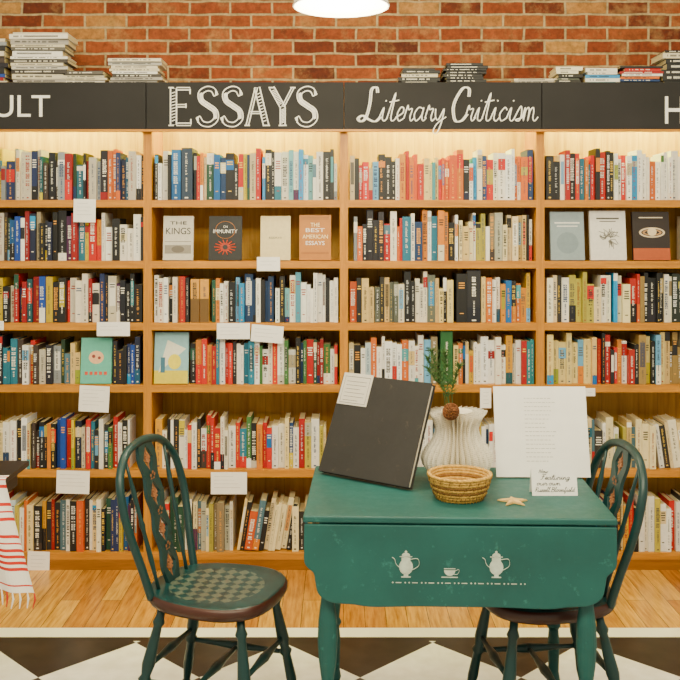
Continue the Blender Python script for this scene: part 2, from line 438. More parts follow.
# ------------------------------------------------------------------ books
PAL = {
'dark': ['16161b','1d1a24','101320','1c2c5a','8d1a1c','a9201a','1c5070','174a52','3b2f2a','d83210','d8cfb7','1a4298','4b1f4a','0c0c10','8a8f95','2a6a80','e06810','d8a830','141414','203a26','1a5288','e6dccb','c8c0b0','0e0e12','141c38'],
'bright': ['f2efe6','d9301b','e07c14','e0b82a','2f8fc8','1560a0','4f98a0','1b1b1e','b82020','efe9da','909a3a','6fa7d0','141418','f4f2ee','b8a88a','1e4a3a','f2efe6','16335a','101014'],
'white': ['f4f1ea','efe9dc','f6f4f0','e4dccb','e0cc98','17171a','d0301c','f0ece4','c8a868','1f3b6b','e06a18','f2efe8','bfd0d8','1e1e20','9d1b1b','e9e2d0','f6f4f0','2f7f88','e0941a','121214'],
'redwhite': ['f2eee6','d02c0f','b8200f','f4f1ea','17171a','d83812','efe7d6','e07c1a','2b6f8a','c43010','202024','f2efe6','3f6a3a','8a1a1a','f6f4f0','141416'],
'blackbeige': ['151517','1e1c17','e0cb8a','d0b078','0d0d10','efe2b0','2c2924','947a4a','f0ead0','202a24','b82c0f','121214','5a5f55','e0941a','eae2cc'],
'beige': ['eadcb0','e0c890','d0b47a','f0e8d0','c0a468','8a7a60','2a2826','d8581a','efe9dc','a8a898','4f6f80','f4f1ea','17171a','dcc8a0'],
'orange': ['e05a08','e88c08','131315','f2ede2','e0c88a','1a1a1a','c83408','efe9dc','e0a41a','202023','f4f1ea','e07010'],
'cool': ['b8c468','6fa8b0','f2efe6','e6e8de','4f8aa0','f0ece0','3f8fc8','dfe6ea','e08418','f6f4f0','efe9dc','f4f1ea','1b1b1e'],
'black': ['121214','1a1a1c','0e0e10','222020','d8cfb7'],
'pale': ['efe9dc','c8c4bc','a8a29a','e0d6c0','3a3532','8a4a30','f4f1ea','5a5650','d8cfb7'],
}
PAL = {k: [sat(lin(h), 1.12) for h in v] for k, v in PAL.items()}
def lum(c): return 0.2*c[0]+0.7*c[1]+0.1*c[2]
def ink(c):
    if c[0] > .4 and c[2] < .12: return (c[0]*.80, c[1]*1.02, c[2]*.4)
    return c
PAL = {k: [ink(c) for c in v] for k, v in PAL.items()}
CREAM = lin('e0d09a')
bk = MB()
def mixc(a, b, t): return tuple(x*(1-t)+y*t for x, y in zip(a, b))
def book(mb, x, w, h, d, yf, z, col, M=None):
    e = 0.0012
    mb.box(x, x+w, yf, yf+0.002, z, z+h, col, 0, M)
    mb.box(x, x+e, yf+0.002, yf+d, z, z+h, col, 0, M)
    mb.box(x+w-e, x+w, yf+0.002, yf+d, z, z+h, col, 0, M)
    mb.box(x+e, x+w-e, yf+0.002, yf+d-0.003, z+0.002, z+h-0.003, CREAM, 0, M)
    y = yf-0.0004
    L = lum(col)
    fg = R.choice([lin('1c1c1e'), lin('9a2a22'), lin('23406e'), lin('2a2a2a'), lin('55504a')]) if L > 0.22 else R.choice([lin('f4efe2'), lin('e8c04a'), lin('f4efe2'), lin('d8d8d8'), lin('e8a03a')])
    k = R.random()
    if k < 0.20:
        c2 = R.choice(PAL[R.choice(['bright', 'redwhite', 'beige'])]); a = R.uniform(0.0, 0.25)*h
        mb.quad(x, x+w, z+h-a-R.uniform(.02, .07), z+h-a, y, c2, 0, M)
    elif k < 0.34:
        c2 = R.choice(PAL['dark']+PAL['bright']); mb.quad(x, x+w, z, z+h*R.uniform(.15, .45), y, c2, 0, M)
    elif k < 0.42:
        mb.quad(x+w*.15, x+w*.85, z+h*.35, z+h*.85, y, mixc(col, R.choice(PAL['bright']), .8), 0, M)
    y2 = yf-0.0008
    style = R.random()
    if w > 0.011 and style < .80:
        big = style < .20
        zc = z+h*R.uniform(.78, .93); ze = z+h*R.uniform(.28, .55); wd = min(w*(.62 if big else R.uniform(.24, .42)), 0.019 if big else .010); cx = x+w*R.uniform(.45, .55)
        fc = fg if big else mixc(fg, col, .15)
        while zc > ze:
            s = R.uniform(.006, .010) if big else R.uniform(.0026, .0042)
            q = R.uniform(.8, 1) if big else R.choice([.7, .7, 1])
            off = (1-q)*wd/2
            mb.quad(cx-wd/2*q-off, cx+wd/2*q-off, zc-s*0.7, zc, y2, fc, 0, M)
            if R.random() < .6: mb.quad(cx-wd/2*.35, cx+wd/2*.35, zc-s*0.5, zc-s*.18, y2-0.0003, col, 0, M)
            zc -= s+(0.006 if R.random() < .2 else 0)
        if w > .014:
            zc = ze-0.014; ze2 = z+h*R.uniform(.12, .2); wd = min(wd*.6, .007)
            while zc > ze2:
                mb.quad(cx-wd/2, cx+wd/2, zc-0.0022, zc, y2, fc, 0, M); zc -= R.choice([.0036, .0036, .007])
        if R.random() < .6: mb.quad(cx-w*.16, cx+w*.16, z+.008, z+.014, y2, fg, 0, M)
    elif w > .02:
        for q in range(R.randint(2, 4)):
            zq = z+h*.8-q*.011; ww = w*R.uniform(.25, .4); mb.quad(x+w/2-ww, x+w/2+ww, zq, zq+.005, y2, fg, 0, M)
        mb.quad(x+w*.3, x+w*.7, z+h*.18, z+h*.18+.004, y2, fg, 0, M)
def run(px0, px1, row, pal, hmin=.19, hmax=.237, wmin=.009, wmax=.040, lean=0.0):
    x = sx(px0); X1 = sx(px1); z = SHZ[row]+0.0005
    P = PAL[pal]; grp = 0; col0 = None
    while x < X1-wmin:
        w_ = min(R.triangular(wmin, wmax, .018), X1-x)
        if grp <= 0:
            grp = R.randint(1, 4); gh = R.uniform(hmin, hmax); same = R.random() < .18; col0 = R.choice(P)
        grp -= 1
        rr = R.random()
        h = min(hmax, gh+R.uniform(-.006, .006)) if rr < .45 else (R.uniform(hmin-.015, hmax) if rr < .85 else R.uniform(hmin-.035, hmin))
        c_ = col0 if same else R.choice(P)
        if R.random() < .07: c_ = R.choice(PAL['bright'])
        v = R.uniform(.82, 1.1); c_ = tuple(min(.9, a*v) for a in c_)
        d = R.uniform(.13, .17); yf = YF+R.uniform(.008, .045)
        a = lean
        if a:
            M = Matrix.Translation((x+w_, 0, z)) @ Matrix.Rotation(a, 4, 'Y') @ Matrix.Translation((-x-w_, 0, -z))
            book(bk, x, w_, h, d, yf, z+abs(math.sin(a))*w_, c_, M); x += w_/math.cos(a)+.0008
        else:
            book(bk, x, w_, h, d, yf, z, c_); x += w_+.0006
# row 1
run(-250, -58, 0, 'dark'); run(-46, 143, 0, 'dark', .19, .24)
run(154, 171, 0, 'orange', .20, .23)
book(bk, sx(171), .042, .232, .17, YF+.012, SHZ[0], lin('1f6aa8')); book(bk, sx(181), .05, .240, .17, YF+.012, SHZ[0], lin('26384f'))
run(193, 262, 0, 'bright', .20, .238); run(262, 337, 0, 'cool', .20, .24)
run(350, 400, 0, 'bright', .17, .215); run(400, 470, 0, 'orange', .20, .238); run(470, 535, 0, 'white', .20, .24)
run(547, 612, 0, 'redwhite', .20, .24); run(612, 700, 0, 'white', .19, .232); run(745, 930, 0, 'bright')
# row 2
run(-250, -58, 1, 'dark'); run(-50, 95, 1, 'dark', .19, .232); run(95, 143, 1, 'orange', .18, .225)
run(354, 400, 1, 'dark', .17, .236); run(400, 460, 1, 'redwhite', .20, .235); run(460, 534, 1, 'beige', .18, .23)
run(690, 733, 1, 'beige'); run(745, 930, 1, 'dark')
# row 3
run(-250, -58, 2, 'dark'); run(-46, 141, 2, 'dark', .19, .228)
run(153, 188, 2, 'redwhite', .19, .222)
for k in range(2):
    book(bk, sx(190+k*9.5), .040, .20, .15, YF+.015, SHZ[2], lin('d89a38')); bk.quad(sx(190+k*9.5), sx(190+k*9.5)+.04, SHZ[2]+.001, SHZ[2]+.11, YF+.0138, lin('6c4e22'))
run(211, 275, 2, 'bright', .19, .232); run(275, 338, 2, 'cool', .19, .236)
run(350, 375, 2, 'beige', .19, .225); run(375, 454, 2, 'blackbeige', .19, .237); run(482, 532, 2, 'orange', .19, .237)
run(548, 615, 2, 'beige', .19, .237, wmin=.018, wmax=.04); run(615, 733, 2, 'blackbeige', .19, .232); run(745, 930, 2, 'white')
book(bk, sx(457), .047, .225, .16, YF+.012, SHZ[2], lin('151517')); book(bk, sx(467.5), .062, .24, .16, YF+.012, SHZ[2], lin('202026'))
# row 4
run(-250, -58, 3, 'dark'); run(-46, 62, 3, 'dark', .19, .225); run(62, 78, 3, 'beige', .16, .2); run(112, 140, 3, 'dark', .18, .218)
run(189, 262, 3, 'redwhite', .18, .22); run(262, 338, 3, 'redwhite', .18, .215)
run(349, 425, 3, 'white', .18, .23); run(425, 440, 3, 'beige', .2, .24, wmin=.02, wmax=.04); run(454, 482, 3, 'orange', .18, .22); run(482, 535, 3, 'white', .20, .238)
book(bk, sx(441), .055, .245, .16, YF+.012, SHZ[3], lin('1e5a2c'))
run(548, 600, 3, 'blackbeige', .20, .24, wmin=.02, wmax=.045); run(600, 640, 3, 'redwhite', .19, .235); run(640, 733, 3, 'blackbeige', .20, .24); run(745, 930, 3, 'white')
# row 5
run(-250, -58, 4, 'white'); run(-46, 30, 4, 'white', .20, .235); run(30, 85, 4, 'dark', .2, .24); run(85, 128, 4, 'redwhite', .2, .24)
run(154, 200, 4, 'white', .19, .23); run(200, 262, 4, 'redwhite', .20, .25); run(262, 326, 4, 'white', .19, .235)
run(350, 520, 4, 'white', .19, .24); run(548, 620, 4, 'beige', .19, .235); run(625, 658, 4, 'beige', .2, .235); run(662, 700, 4, 'beige', .2, .23, lean=-.14); run(745, 930, 4, 'bright')
# row 6
run(-250, -58, 5, 'bright'); run(-46, 52, 5, 'white', .21, .25); run(52, 100, 5, 'beige', .22, .26); run(100, 136, 5, 'dark', .21, .25)
run(157, 192, 5, 'bright', .22, .26); run(192, 232, 5, 'beige', .21, .24); run(236, 290, 5, 'beige', .21, .245, lean=.16); run(292, 312, 5, 'beige', .21, .245)
run(350, 520, 5, 'white', .21, .25); run(548, 640, 5, 'white', .21, .255); run(640, 720, 5, 'white', .22, .26); run(745, 930, 5, 'bright')
bk.build('shelved_books', M_BOOK)

# ---- face-out books
def face_book(px0, px1, row, h, col, name='displayed_book', t=.022):
    x0, x1 = sx(px0), sx(px1); wv = x1-x0
    e = MB(); cc = lin(col)
    e.box(0, wv, 0, .002, 0, h, cc); e.box(0, wv, t-.002, t, 0, h, cc); e.box(0, .002, .002, t-.002, 0, h, cc)
    e.box(.002, wv-.003, .002, t-.002, .002, h-.003, CREAM)
    o = e.build(name, M_BOOK, loc=(x0, YF+.016, SHZ[row]+.0035), rot=(math.radians(-7), 0, 0))
    return o, wv
def deco(o, fn, name='cover_art'):
    e = MB(); fn(e); return e.build(name, M_BOOK, parent=o)
WHITEP = plain('print_white', lin('f4f1ea'), .6); INKB = plain('print_black', lin('201e24'), .6); GREYP = plain('print_grey', lin('7c7872'), .6); GOLDP = plain('print_gold', lin('f8e4b0'), .6)
b1, wv = face_book(162, 192, 1, .205, 'cfc8ba')
deco(b1, lambda e: (e.quad(.008, wv-.008, .03, .07, -.0006, lin('8d8578')), e.ell(wv/2, .05, .03, .016, -.001, col=lin('6c6257')), e.quad(.008, wv-.008, .085, .087, -.0006, lin('4a453e'))))
fit_text('THE', .03, wv-.03, .165, .18, -.001, INKB, b1, name='title'); fit_text('KINGS', .012, wv-.012, .12, .15, -.001, INKB, b1, name='title')
b2, wv2 = face_book(208, 241, 1, .205, '121114')
def art2(e):
    e.tube([(wv2/2+.045*math.cos(a*math.pi/12), -.001, .14+.04*math.sin(a*math.pi/12)) for a in range(24)], .0012, 5, lin('b8702a'), closed=True)
    for k in range(14):
        a = k*math.pi/7; e.tube([(wv2/2+.02*math.cos(a), -.001, .06+.018*math.sin(a)), (wv2/2+.05*math.cos(a), -.001, .06+.035*math.sin(a))], .0022, 4, lin('e0480a'))
    e.ell(wv2/2, .06, .022, .02, -.0008, col=lin('a8300a')); e.ell(wv2/2, .06, .012, .011, -.0012, col=lin('1b1a1d'))
deco(b2, art2); fit_text('ON', wv2/2-.01, wv2/2+.01, .15, .16, -.001, WHITEP, b2, name='title'); fit_text('IMMUNITY', .02, wv2-.02, .125, .142, -.001, WHITEP, b2, name='title')
b3, wv3 = face_book(260, 290, 1, .205, 'e4d09a')
fit_text('ESSAYS', .04, wv3-.04, .10, .108, -.001, GREYP, b3, name='title')
b4, wv4 = face_book(299, 331, 1, .21, 'b87000')
for i, (s_, a, b_) in enumerate([('THE', .052, .155), ('BEST', .03, .13), ('AMERICAN', .015, .1), ('ESSAYS', .03, .07)]):
    fit_text(s_, a, wv4-a, b_, b_+.018, -.001, WHITEP if i % 2 else GOLDP, b4, name='title')
deco(b4, lambda e: [e.quad(.01, wv4-.01, z, z+.0015, -.0005, lin('7a3d12')) for z in (.03, .035, .19, .196)])
b5, wv5 = face_book(79, 110, 3, .21, '5cb8a4')
def art5(e):
    e.ell(wv5/2, .12, .035, .03, -.0006, col=lin('f0b88a')); e.ell(wv5/2-.012, .125, .008, .008, -.001, col=lin('8a3a34')); e.ell(wv5/2+.014, .118, .007, .007, -.001, col=lin('8a3a34'))
    for k in range(5): e.quad(.02+k*.022, .034+k*.022, .04, .055, -.0006, lin('d8452c'))
deco(b5, art5)
b6, wv6 = face_book(153, 187, 3, .235, '8fbfc8')
def art6(e):
    e.quad(0, wv6, 0, .06, -.0006, lin('e0cc1c')); e.add([(.02, -.0008, .05), (wv6-.01, -.0008, .16), (.06, -.0008, .2)], [(0, 1, 2)], lin('e8e6d2')); e.quad(.03, .05, .05, .12, -.001, lin('3a6f8a'))
    e.ell(wv6*.6, .1, .03, .035, -.001, col=lin('f0dc2a'))
deco(b6, art6)
b7, wv7 = face_book(552, 586, 1, .225, '8fa0a8')
deco(b7, lambda e: (e.ell(wv7/2, .08, .05, .05, -.0006, col=lin('7f9098')), e.quad(.02, wv7-.02, .17, .176, -.0008, lin('f0eee8')), e.quad(.03, wv7-.03, .155, .16, -.0008, lin('f0eee8'))))
b8, wv8 = face_book(592, 628, 1, .23, 'e9e5dc')
def art8(e):
    for k in range(40):
        a = R.uniform(0, 6.28); r = R.uniform(.015, .055); a2 = a+R.uniform(-.5, .5)
        e.tube([(wv8/2+.01*math.cos(a), -.001, .10+.01*math.sin(a)), (wv8/2+r*.6*math.cos(a2), -.001, .10+r*.6*math.sin(a2)), (wv8/2+r*math.cos(a), -.001, .10+r*math.sin(a))], .0013, 4, lin('77736c'))
    e.quad(.03, wv8-.03, .19, .197, -.0006, lin('55504b')); e.quad(.045, wv8-.045, .178, .182, -.0006, lin('55504b'))
deco(b8, art8)
b9, wv9 = face_book(635, 672, 1, .225, '241816')
def art9(e):
    e.quad(0, wv9, .0, .055, -.0005, lin('b0501e')); cx_, cz_ = wv9/2+.004, .128
    e.ell(cx_, cz_, .060, .024, -.0008, 28, lin('d8c0a0')); e.ell(cx_, cz_, .050, .017, -.0010, 28, lin('241816')); e.ell(cx_, cz_, .044, .014, -.0012, 28, lin('b88a5a')); e.ell(cx_, cz_, .034, .009, -.0014, 28, lin('241816'))
    e.ell(cx_, cz_+.003, .021, .019, -.0016, 24, lin('e8d0a8')); e.quad(.03, wv9-.03, .195, .2, -.001, lin('e8d8c0'))
deco(b9, art9)

# ---- books lying on top of the case
tb = MB()
def stack(px0, px1, pytop, pal, tmin=.015, tmax=.03, y0=4.375):
    x0 = (px0-340)*y0/950; x1 = (px1-340)*y0/950; ztop = 1.55+(232-pytop)*y0/950; z = 2.2185
    while z < ztop-.006:
        t = min(R.uniform(tmin, tmax), max(.008, ztop-z)); a = R.uniform(0, .025); b_ = R.uniform(0, .03); c_ = R.choice(PAL[pal])
        e = .0015; d = .16; j = R.uniform(0, .012)
        X0, X1, Y = x0+a, x1-b_, y0+j
        M = Matrix.Translation((X0, Y, 0)) @ Matrix.Rotation(R.uniform(-.05, .05), 4, 'Z') @ Matrix.Translation((-X0, -Y, 0))
        tb.box(X0, X1, Y, Y+.002, z, z+t, c_, M=M); tb.box(X0, X1, Y, Y+d, z, z+e, c_, M=M); tb.box(X0, X1, Y, Y+d, z+t-e, z+t, c_, M=M)
        tb.box(X0+.002, X1-.002, Y+.002, Y+d-.003, z+e, z+t-e, CREAM, M=M)
        if t > .01:
            xa = X0+.02
            fg = lin('222222') if lum(c_) > .2 else lin('f0ead8')
            while xa < X1-.05:
                tb.quad(xa, xa+.0035, z+t*.35, z+t*.68, Y-.0005, fg, M=M); xa += .005 if R.random() < .82 else .014
        z += t+.0004
stack(-14, 8, 38, 'dark'); stack(7, 68, 32, 'pale', .012, .028); stack(60, 107, 71, 'pale', .01, .02); stack(107, 163, 57, 'pale', .012, .02)
stack(398, 441, 68, 'black', .012, .018, 4.4); stack(442, 489, 63, 'black', .01, .014, 4.4)
stack(512, 560, 77, 'pale', .01, .012, 4.4); stack(555, 584, 66, 'blackbeige', .01, .02); stack(583, 622, 67, 'cool', .01, .02); stack(620, 664, 66, 'white', .008, .014); stack(662, 702, 50, 'black', .02, .03)
stack(-120, -40, 60, 'dark'); stack(740, 790, 60, 'dark')
tb.build('stacked_books', M_BOOK)

# ---- label cards hung on the shelf edges
PENCIL = plain('pencil', lin('c4c1bd'), .8)
def card(px0, px1, py0, py1, tilt=0.0, wr=True):
    wv = (px1-px0)/218.; h = (py1-py0)/218.
    e = MB(); e.box(0, wv, -.0012, 0, -h, 0)
    o = e.build('shelf_label_card', M_PAPER, loc=(sx(px0), YF-.0045, 1.55-(py0-232)/218.), rot=(0, tilt, 0))
    if wr:
        s = MB()
        for k in range(int(h/.018)-1):
            s.quad(.015, wv*R.uniform(.6, .88), -.02-k*.017, -.0185-k*.017, -.0016)
        if s.v: s.build('faint_writing', PENCIL, parent=o)
for a in [(74,96,199,222,.02),(97,130,322,336,.0),(80,110,385,411,.05),(257,280,257,271,0),(217,250,323,339,0),(252,284,324,341,.08),(57,90,470,493,.03),(211,247,472,494,0),(28,50,551,575,.03),(480,491,388,408,0),(584,595,388,396,0),(-2,4,321,330,0)]:
    card(*a)

# ------------------------------------------------------------------ pendant lamp
pl = empty('pendant_lamp', (0.004, 3.3, 0))
e = MB()
prof = [(.165,2.335),(.163,2.36),(.15,2.39),(.12,2.425),(.07,2.455),(.035,2.47),(.03,2.53),(.012,2.545),(.006,2.55)]
e.lathe(prof, 40, caps=False); e.lathe([(r-.003, z-.002) for r, z in prof[:6]], 40, caps=False)
e.tube([(.165*math.cos(a*math.pi/20), .165*math.sin(a*math.pi/20), 2.335) for a in range(40)], .004, 6, closed=True)
e.build('shade', M_METAL, pl, smooth=True)
e = MB(); e.lathe([(.001,2.334),(.08,2.336),(.155,2.345),(.157,2.352)], 40, caps=False); e.build('diffuser', emis('lamp_glow', (1, .93, .78), 14), pl, smooth=True)
e = MB(); e.tube([(0,0,2.545),(0,0,3.3)], .004, 8); e.lathe([(.05,3.27),(.05,3.299)], 20); e.build('cord', M_DARKW, pl)

# ------------------------------------------------------------------ drop leaf table
tbl = empty('drop_leaf_table', (.345, 2.95, 0), math.radians(-2))
e = MB(); e.box(-.44, .44, -.29, .29, .73, .75); e.build('top', M_TEAL, tbl, bevel=.006)
half = cr([(.436,.727,0),(.437,.66,0),(.434,.615,0),(.41,.59,0),(.405,.565,0),(.395,.53,0),(.36,.508,0),(.30,.503,0),(.24,.497,0),(.12,.500,0),(0,.500,0)], 5)
outl = [(p.x, p.y) for p in half]+[(-p.x, p.y) for p in reversed(half[:-1])]
outl = outl[::-1]
e = MB(); e.prism(outl, -.293, -.277); e.build('front_leaf', M_TEAL, tbl, bevel=.003)
e = MB(); e.prism(outl, .277, .293); e.build('rear_leaf', M_TEAL, tbl, bevel=.003)
e = MB()
e.box(-.37, .365, -.25, -.232, .62, .73); e.box(-.37, .365, .232, .25, .62, .73); e.box(-.38, -.362, -.24, .24, .62, .73); e.box(.356, .374, -.24, .24, .62, .73)
e.build('apron', M_TEAL, tbl)
LP = [(.021,.58),(.014,.568),(.024,.555),(.015,.54),(.019,.50),(.027,.44),(.029,.38),(.025,.32),(.018,.27),(.016,.25),(.024,.235),(.016,.22),(.02,.17),(.017,.08),(.022,.05),(.013,.025),(.016,0)][::-1]
for i, (x, y) in enumerate([(-.372, -.245), (.362, -.245), (-.372, .245), (.362, .245)]):
    e = MB(); e.box(x-.023, x+.023, y-.023, y+.023, .575, .73)
    e.lathe(LP, 20, M=Matrix.Translation((x, y, 0))); e.build('leg_%d' % (i+1), M_TEAL, tbl, smooth=False, bevel=.002)
e = MB(); ys = -.2945
def pot(cx, cz, s=1, flip=1):
    e.ell(cx, cz, .022*s, .025*s, ys); e.quad(cx-.014*s, cx+.014*s, cz+.018*s, cz+.03*s, ys-.0003); e.quad(cx-.020*s, cx+.020*s, cz+.031*s, cz+.034*s, ys)
    e.ell(cx, cz+.037*s, .013*s, .008*s, ys); e.ell(cx, cz+.048*s, .004*s, .004*s, ys); e.quad(cx-.007*s, cx+.007*s, cz-.03*s, cz-.02*s, ys); e.quad(cx-.015*s, cx+.015*s, cz-.034*s, cz-.03*s, ys)
    e.tube(cr([(cx-flip*.016*s, ys, cz-.005*s), (cx-flip*.031*s, ys, cz+.008*s), (cx-flip*.036*s, ys, cz+.024*s), (cx-flip*.044*s, ys, cz+.030*s)], 4), .0032*s, 5, flat=.3)
    e.tube(cr([(cx+flip*.014*s, ys, cz+.024*s), (cx+flip*.038*s, ys, cz+.026*s), (cx+flip*.040*s, ys, cz+.004*s), (cx+flip*.018*s, ys, cz-.010*s)], 4), .0026*s, 5, flat=.3)
pot(-.150, .612, .88); pot(.102, .614, .88)
cx, cz = -.028, .604; q_ = .88
e.add([(cx+.018*q_*math.cos(math.pi+k*math.pi/10), ys, cz+.018*q_*math.sin(math.pi+k*math.pi/10)) for k in range(11)], [tuple(range(11))])
e.quad(cx-.023, cx+.023, cz-.021, cz-.018, ys); e.quad(cx-.016, cx+.016, cz+.003, cz+.0055, ys)
e.tube(cr([(cx+.014, ys, cz-.002), (cx+.026, ys, cz+.002), (cx+.023, ys, cz-.010), (cx+.011, ys, cz-.012)], 4), .0016, 5, flat=.3)
x = -.190; k = 0
while x < .180:
    if k % 3 == 1: e.quad(x, x+.016, .5665, .5692, ys); x += .024
    else: e.ell(x+.003, .568, .0024, .0024, ys, 8); x += .011
    k += 1
e.build('teapot_stencil', M_STENCIL, tbl)

# ------------------------------------------------------------------ chairs
def seat_mat():
    m, nt, b = nm('seat_weave_stencil')
    tc = N(nt, 'ShaderNodeTexCoord'); sp = N(nt, 'ShaderNodeSeparateXYZ'); nt.links.new(tc.outputs['Object'], sp.inputs[0])
    ck = N(nt, 'ShaderNodeTexChecker'); ck.inputs['Scale'].default_value = 36
    mp = N(nt, 'ShaderNodeMapping'); mp.inputs['Location'].default_value = (0, 0, .5/34); mp.inputs['Scale'].default_value = (1, 1, 0); mp.inputs['Rotation'].default_value = (0, 0, .6)
    nt.links.new(tc.outputs['Object'], mp.inputs[0]); nt.links.new(mp.outputs[0], ck.inputs[0])
    r2 = math_(nt, 'ADD', math_(nt, 'MULTIPLY', sp.outputs[0], sp.outputs[0]), math_(nt, 'MULTIPLY', sp.outputs[1], sp.outputs[1]))
    msk = math_(nt, 'MULTIPLY', math_(nt, 'LESS_THAN', r2, .022), ck.outputs['Fac'])
    f = noise(nt, tc.outputs['Object'], 25, 3)
    base = ramp(nt, f, [(.3, lin('0a2c2e')), (.7, lin('0f3e40'))])
    nt.links.new(mix(nt, math_(nt, 'MULTIPLY', msk, .42), base, lin('7a7d66')), b.inputs['Base Color']); b.inputs['Roughness'].default_value = .28
    return m
M_SEAT = seat_mat()
def chair(loc, rz):
    C = empty('dining_chair', loc, rz)
    e = MB(); n = 40; rings = [(.402, .86), (.410, .96), (.424, 1.0), (.438, 1.0), (.447, .97), (.449, .93)]
    def ol(s_):
        o = []
        for k in range(n):
            a = 2*math.pi*k/n; ca, sa = math.cos(a), math.sin(a)
            x = .195*math.copysign(abs(ca)**.75, ca); y = .21*math.copysign(abs(sa)**.8, sa)
            x *= 1+.09*(y/.21)
            o.append((x*s_, y*s_))
        return o
    vs = []
    for z, s_ in rings: vs += [(x, y, z) for x, y in ol(s_)]
    for s_, z in ((.6, .444), (.25, .442)): vs += [(x, y, z) for x, y in ol(s_)]
    nr = len(rings)+2
    sf = []; tf = []
    for i in range(nr-1):
        for k in range(n):
            q = (i*n+k, i*n+(k+1) % n, (i+1)*n+(k+1) % n, (i+1)*n+k)
            (tf if i >= 4 else sf).append(q)
    tf.append(tuple((nr-1)*n+k for k in range(n))); sf.append(tuple(range(n-1, -1, -1)))
    e.add(vs, sf, mi=1)
    for f in tf: e.f.append(f); e.c.append((1, 1, 1)); e.m.append(0)
    e.build('seat', [M_SEAT, M_RED], C, smooth=True)
    HS = .87
    zs = lambda z: .435+(z-.435)*HS
    yb = lambda z: -.155-(z-.45)*.25
    hp = [(.142,.435),(.158,.54),(.182,.66),(.190,.75),(.174,.85),(.108,.925),(0,.948)]
    hp = [(x, zs(z)) for x, z in hp]
    pts = [(x, z) for x, z in hp]+[(-x, z) for x, z in reversed(hp[:-1])]
    path = cr([(x, yb(z), z) for x, z in pts], 7)
    e = MB(); e.tube(path, .0135, 10); e.build('back_hoop', M_TEALD, C, smooth=True)
    e = MB()
    for x0, x1, zt in ((.092, .122, zs(.908)), (-.092, -.122, zs(.908))):
        e.turned((x0, yb(.44), .44), (x1, yb(zt), zt), [(0,.006),(.12,.006),(.25,.009),(.45,.0065),(.5,.010),(.55,.0065),(.75,.0085),(.85,.0055),(1,.005)], 8)
    e.build('spindles', M_TEALD, C, smooth=True)
    e = MB(); fl_ = MB(); NS = 96; NH = 4; H = zs(.945)-.44; th = .006
    rows = []
    for k in range(NS+1):
        t = k/NS; z = .44+t*H; u = (t*NH) % 1.0
        if t >= 1: u = 1.0
        wo = .036+.012*math.sin(math.pi*u)**2+.006*t
        hh = max(0.0, 1-abs(u-.5)/.36)
        wi = .030*hh**.8
        rows.append((z, wo, wi))
    for sgn in (1, -1):
        vs = []
        for z, wo, wi in rows:
            y = yb(z)
            vs += [(sgn*wi, y-th, z), (sgn*wo, y-th, z), (sgn*wo, y+th, z), (sgn*wi, y+th, z)]
        fs = []
        for k in range(NS):
            for q in range(4):
                q2 = (q+1) % 4
                f = (k*4+q, k*4+q2, (k+1)*4+q2, (k+1)*4+q)
                fs.append(f if sgn > 0 else f[::-1])
        e.add(vs, fs)
    e.build('splat', M_TEALD, C)
    for j in range(NH):
        z = .44+(j+.5)/NH*H
        for k in range(8):
            a = k*math.pi/4; cxx = .013*math.cos(a); czz = z+.016*math.sin(a)
            fl_.tube([(0, yb(z), z), (cxx, yb(czz), czz)], [.003, .0055], 6)
        fl_.tube([(0, yb(z-.040), z-.040), (0, yb(z+.040), z+.040)], .003, 6)
        zk = .44+j/NH*H
        if j:
            for k in range(5):
                a = k*2*math.pi/5+.3
                for yy in (-1, 1): fl_.ell(.012*math.cos(a), zk+.012*math.sin(a), .006, .006, yb(zk)+yy*(th+.0025), 8)
    fl_.build('splat_flowers', M_STENCIL2, C)
    LPc = [(0,.012),(.08,.013),(.12,.019),(.15,.013),(.3,.017),(.42,.02),(.5,.014),(.53,.021),(.56,.014),(.75,.017),(.9,.011),(.92,.015),(.95,.010),(1,.011)]
    tops = [(.125, .135), (-.125, .135), (.12, -.125), (-.12, -.125)]; feet = [(.195, .195), (-.195, .195), (.185, -.205), (-.185, -.205)]
    for i, (t_, f_) in enumerate(zip(tops, feet)):
        e = MB(); e.turned((t_[0], t_[1], .41), (f_[0], f_[1], 0.002), LPc, 14); e.build('leg_%d' % (i+1), M_TEALD, C, smooth=True)
    e = MB()
    def at(i, z):
        u = (.41-z)/.41; return (tops[i][0]+(feet[i][0]-tops[i][0])*u, tops[i][1]+(feet[i][1]-tops[i][1])*u, z)
    SP = [(0,.007),(.25,.009),(.45,.014),(.5,.016),(.55,.014),(.75,.009),(1,.007)]
    for a_, b_, z in ((0, 2, .19), (1, 3, .19), (0, 1, .24), (2, 3, .23)):
        e.turned(at(a_, z), at(b_, z), SP, 10)
    m1 = (Vector(at(0, .19))+Vector(at(2, .19)))/2; m2 = (Vector(at(1, .19))+Vector(at(3, .19)))/2
    e.turned(m1, m2, SP, 10); e.build('stretchers', M_TEALD, C, smooth=True)
chair((-.385, 2.975, 0), math.radians(-108))
chair((.635, 2.95, 0), math.radians(97))

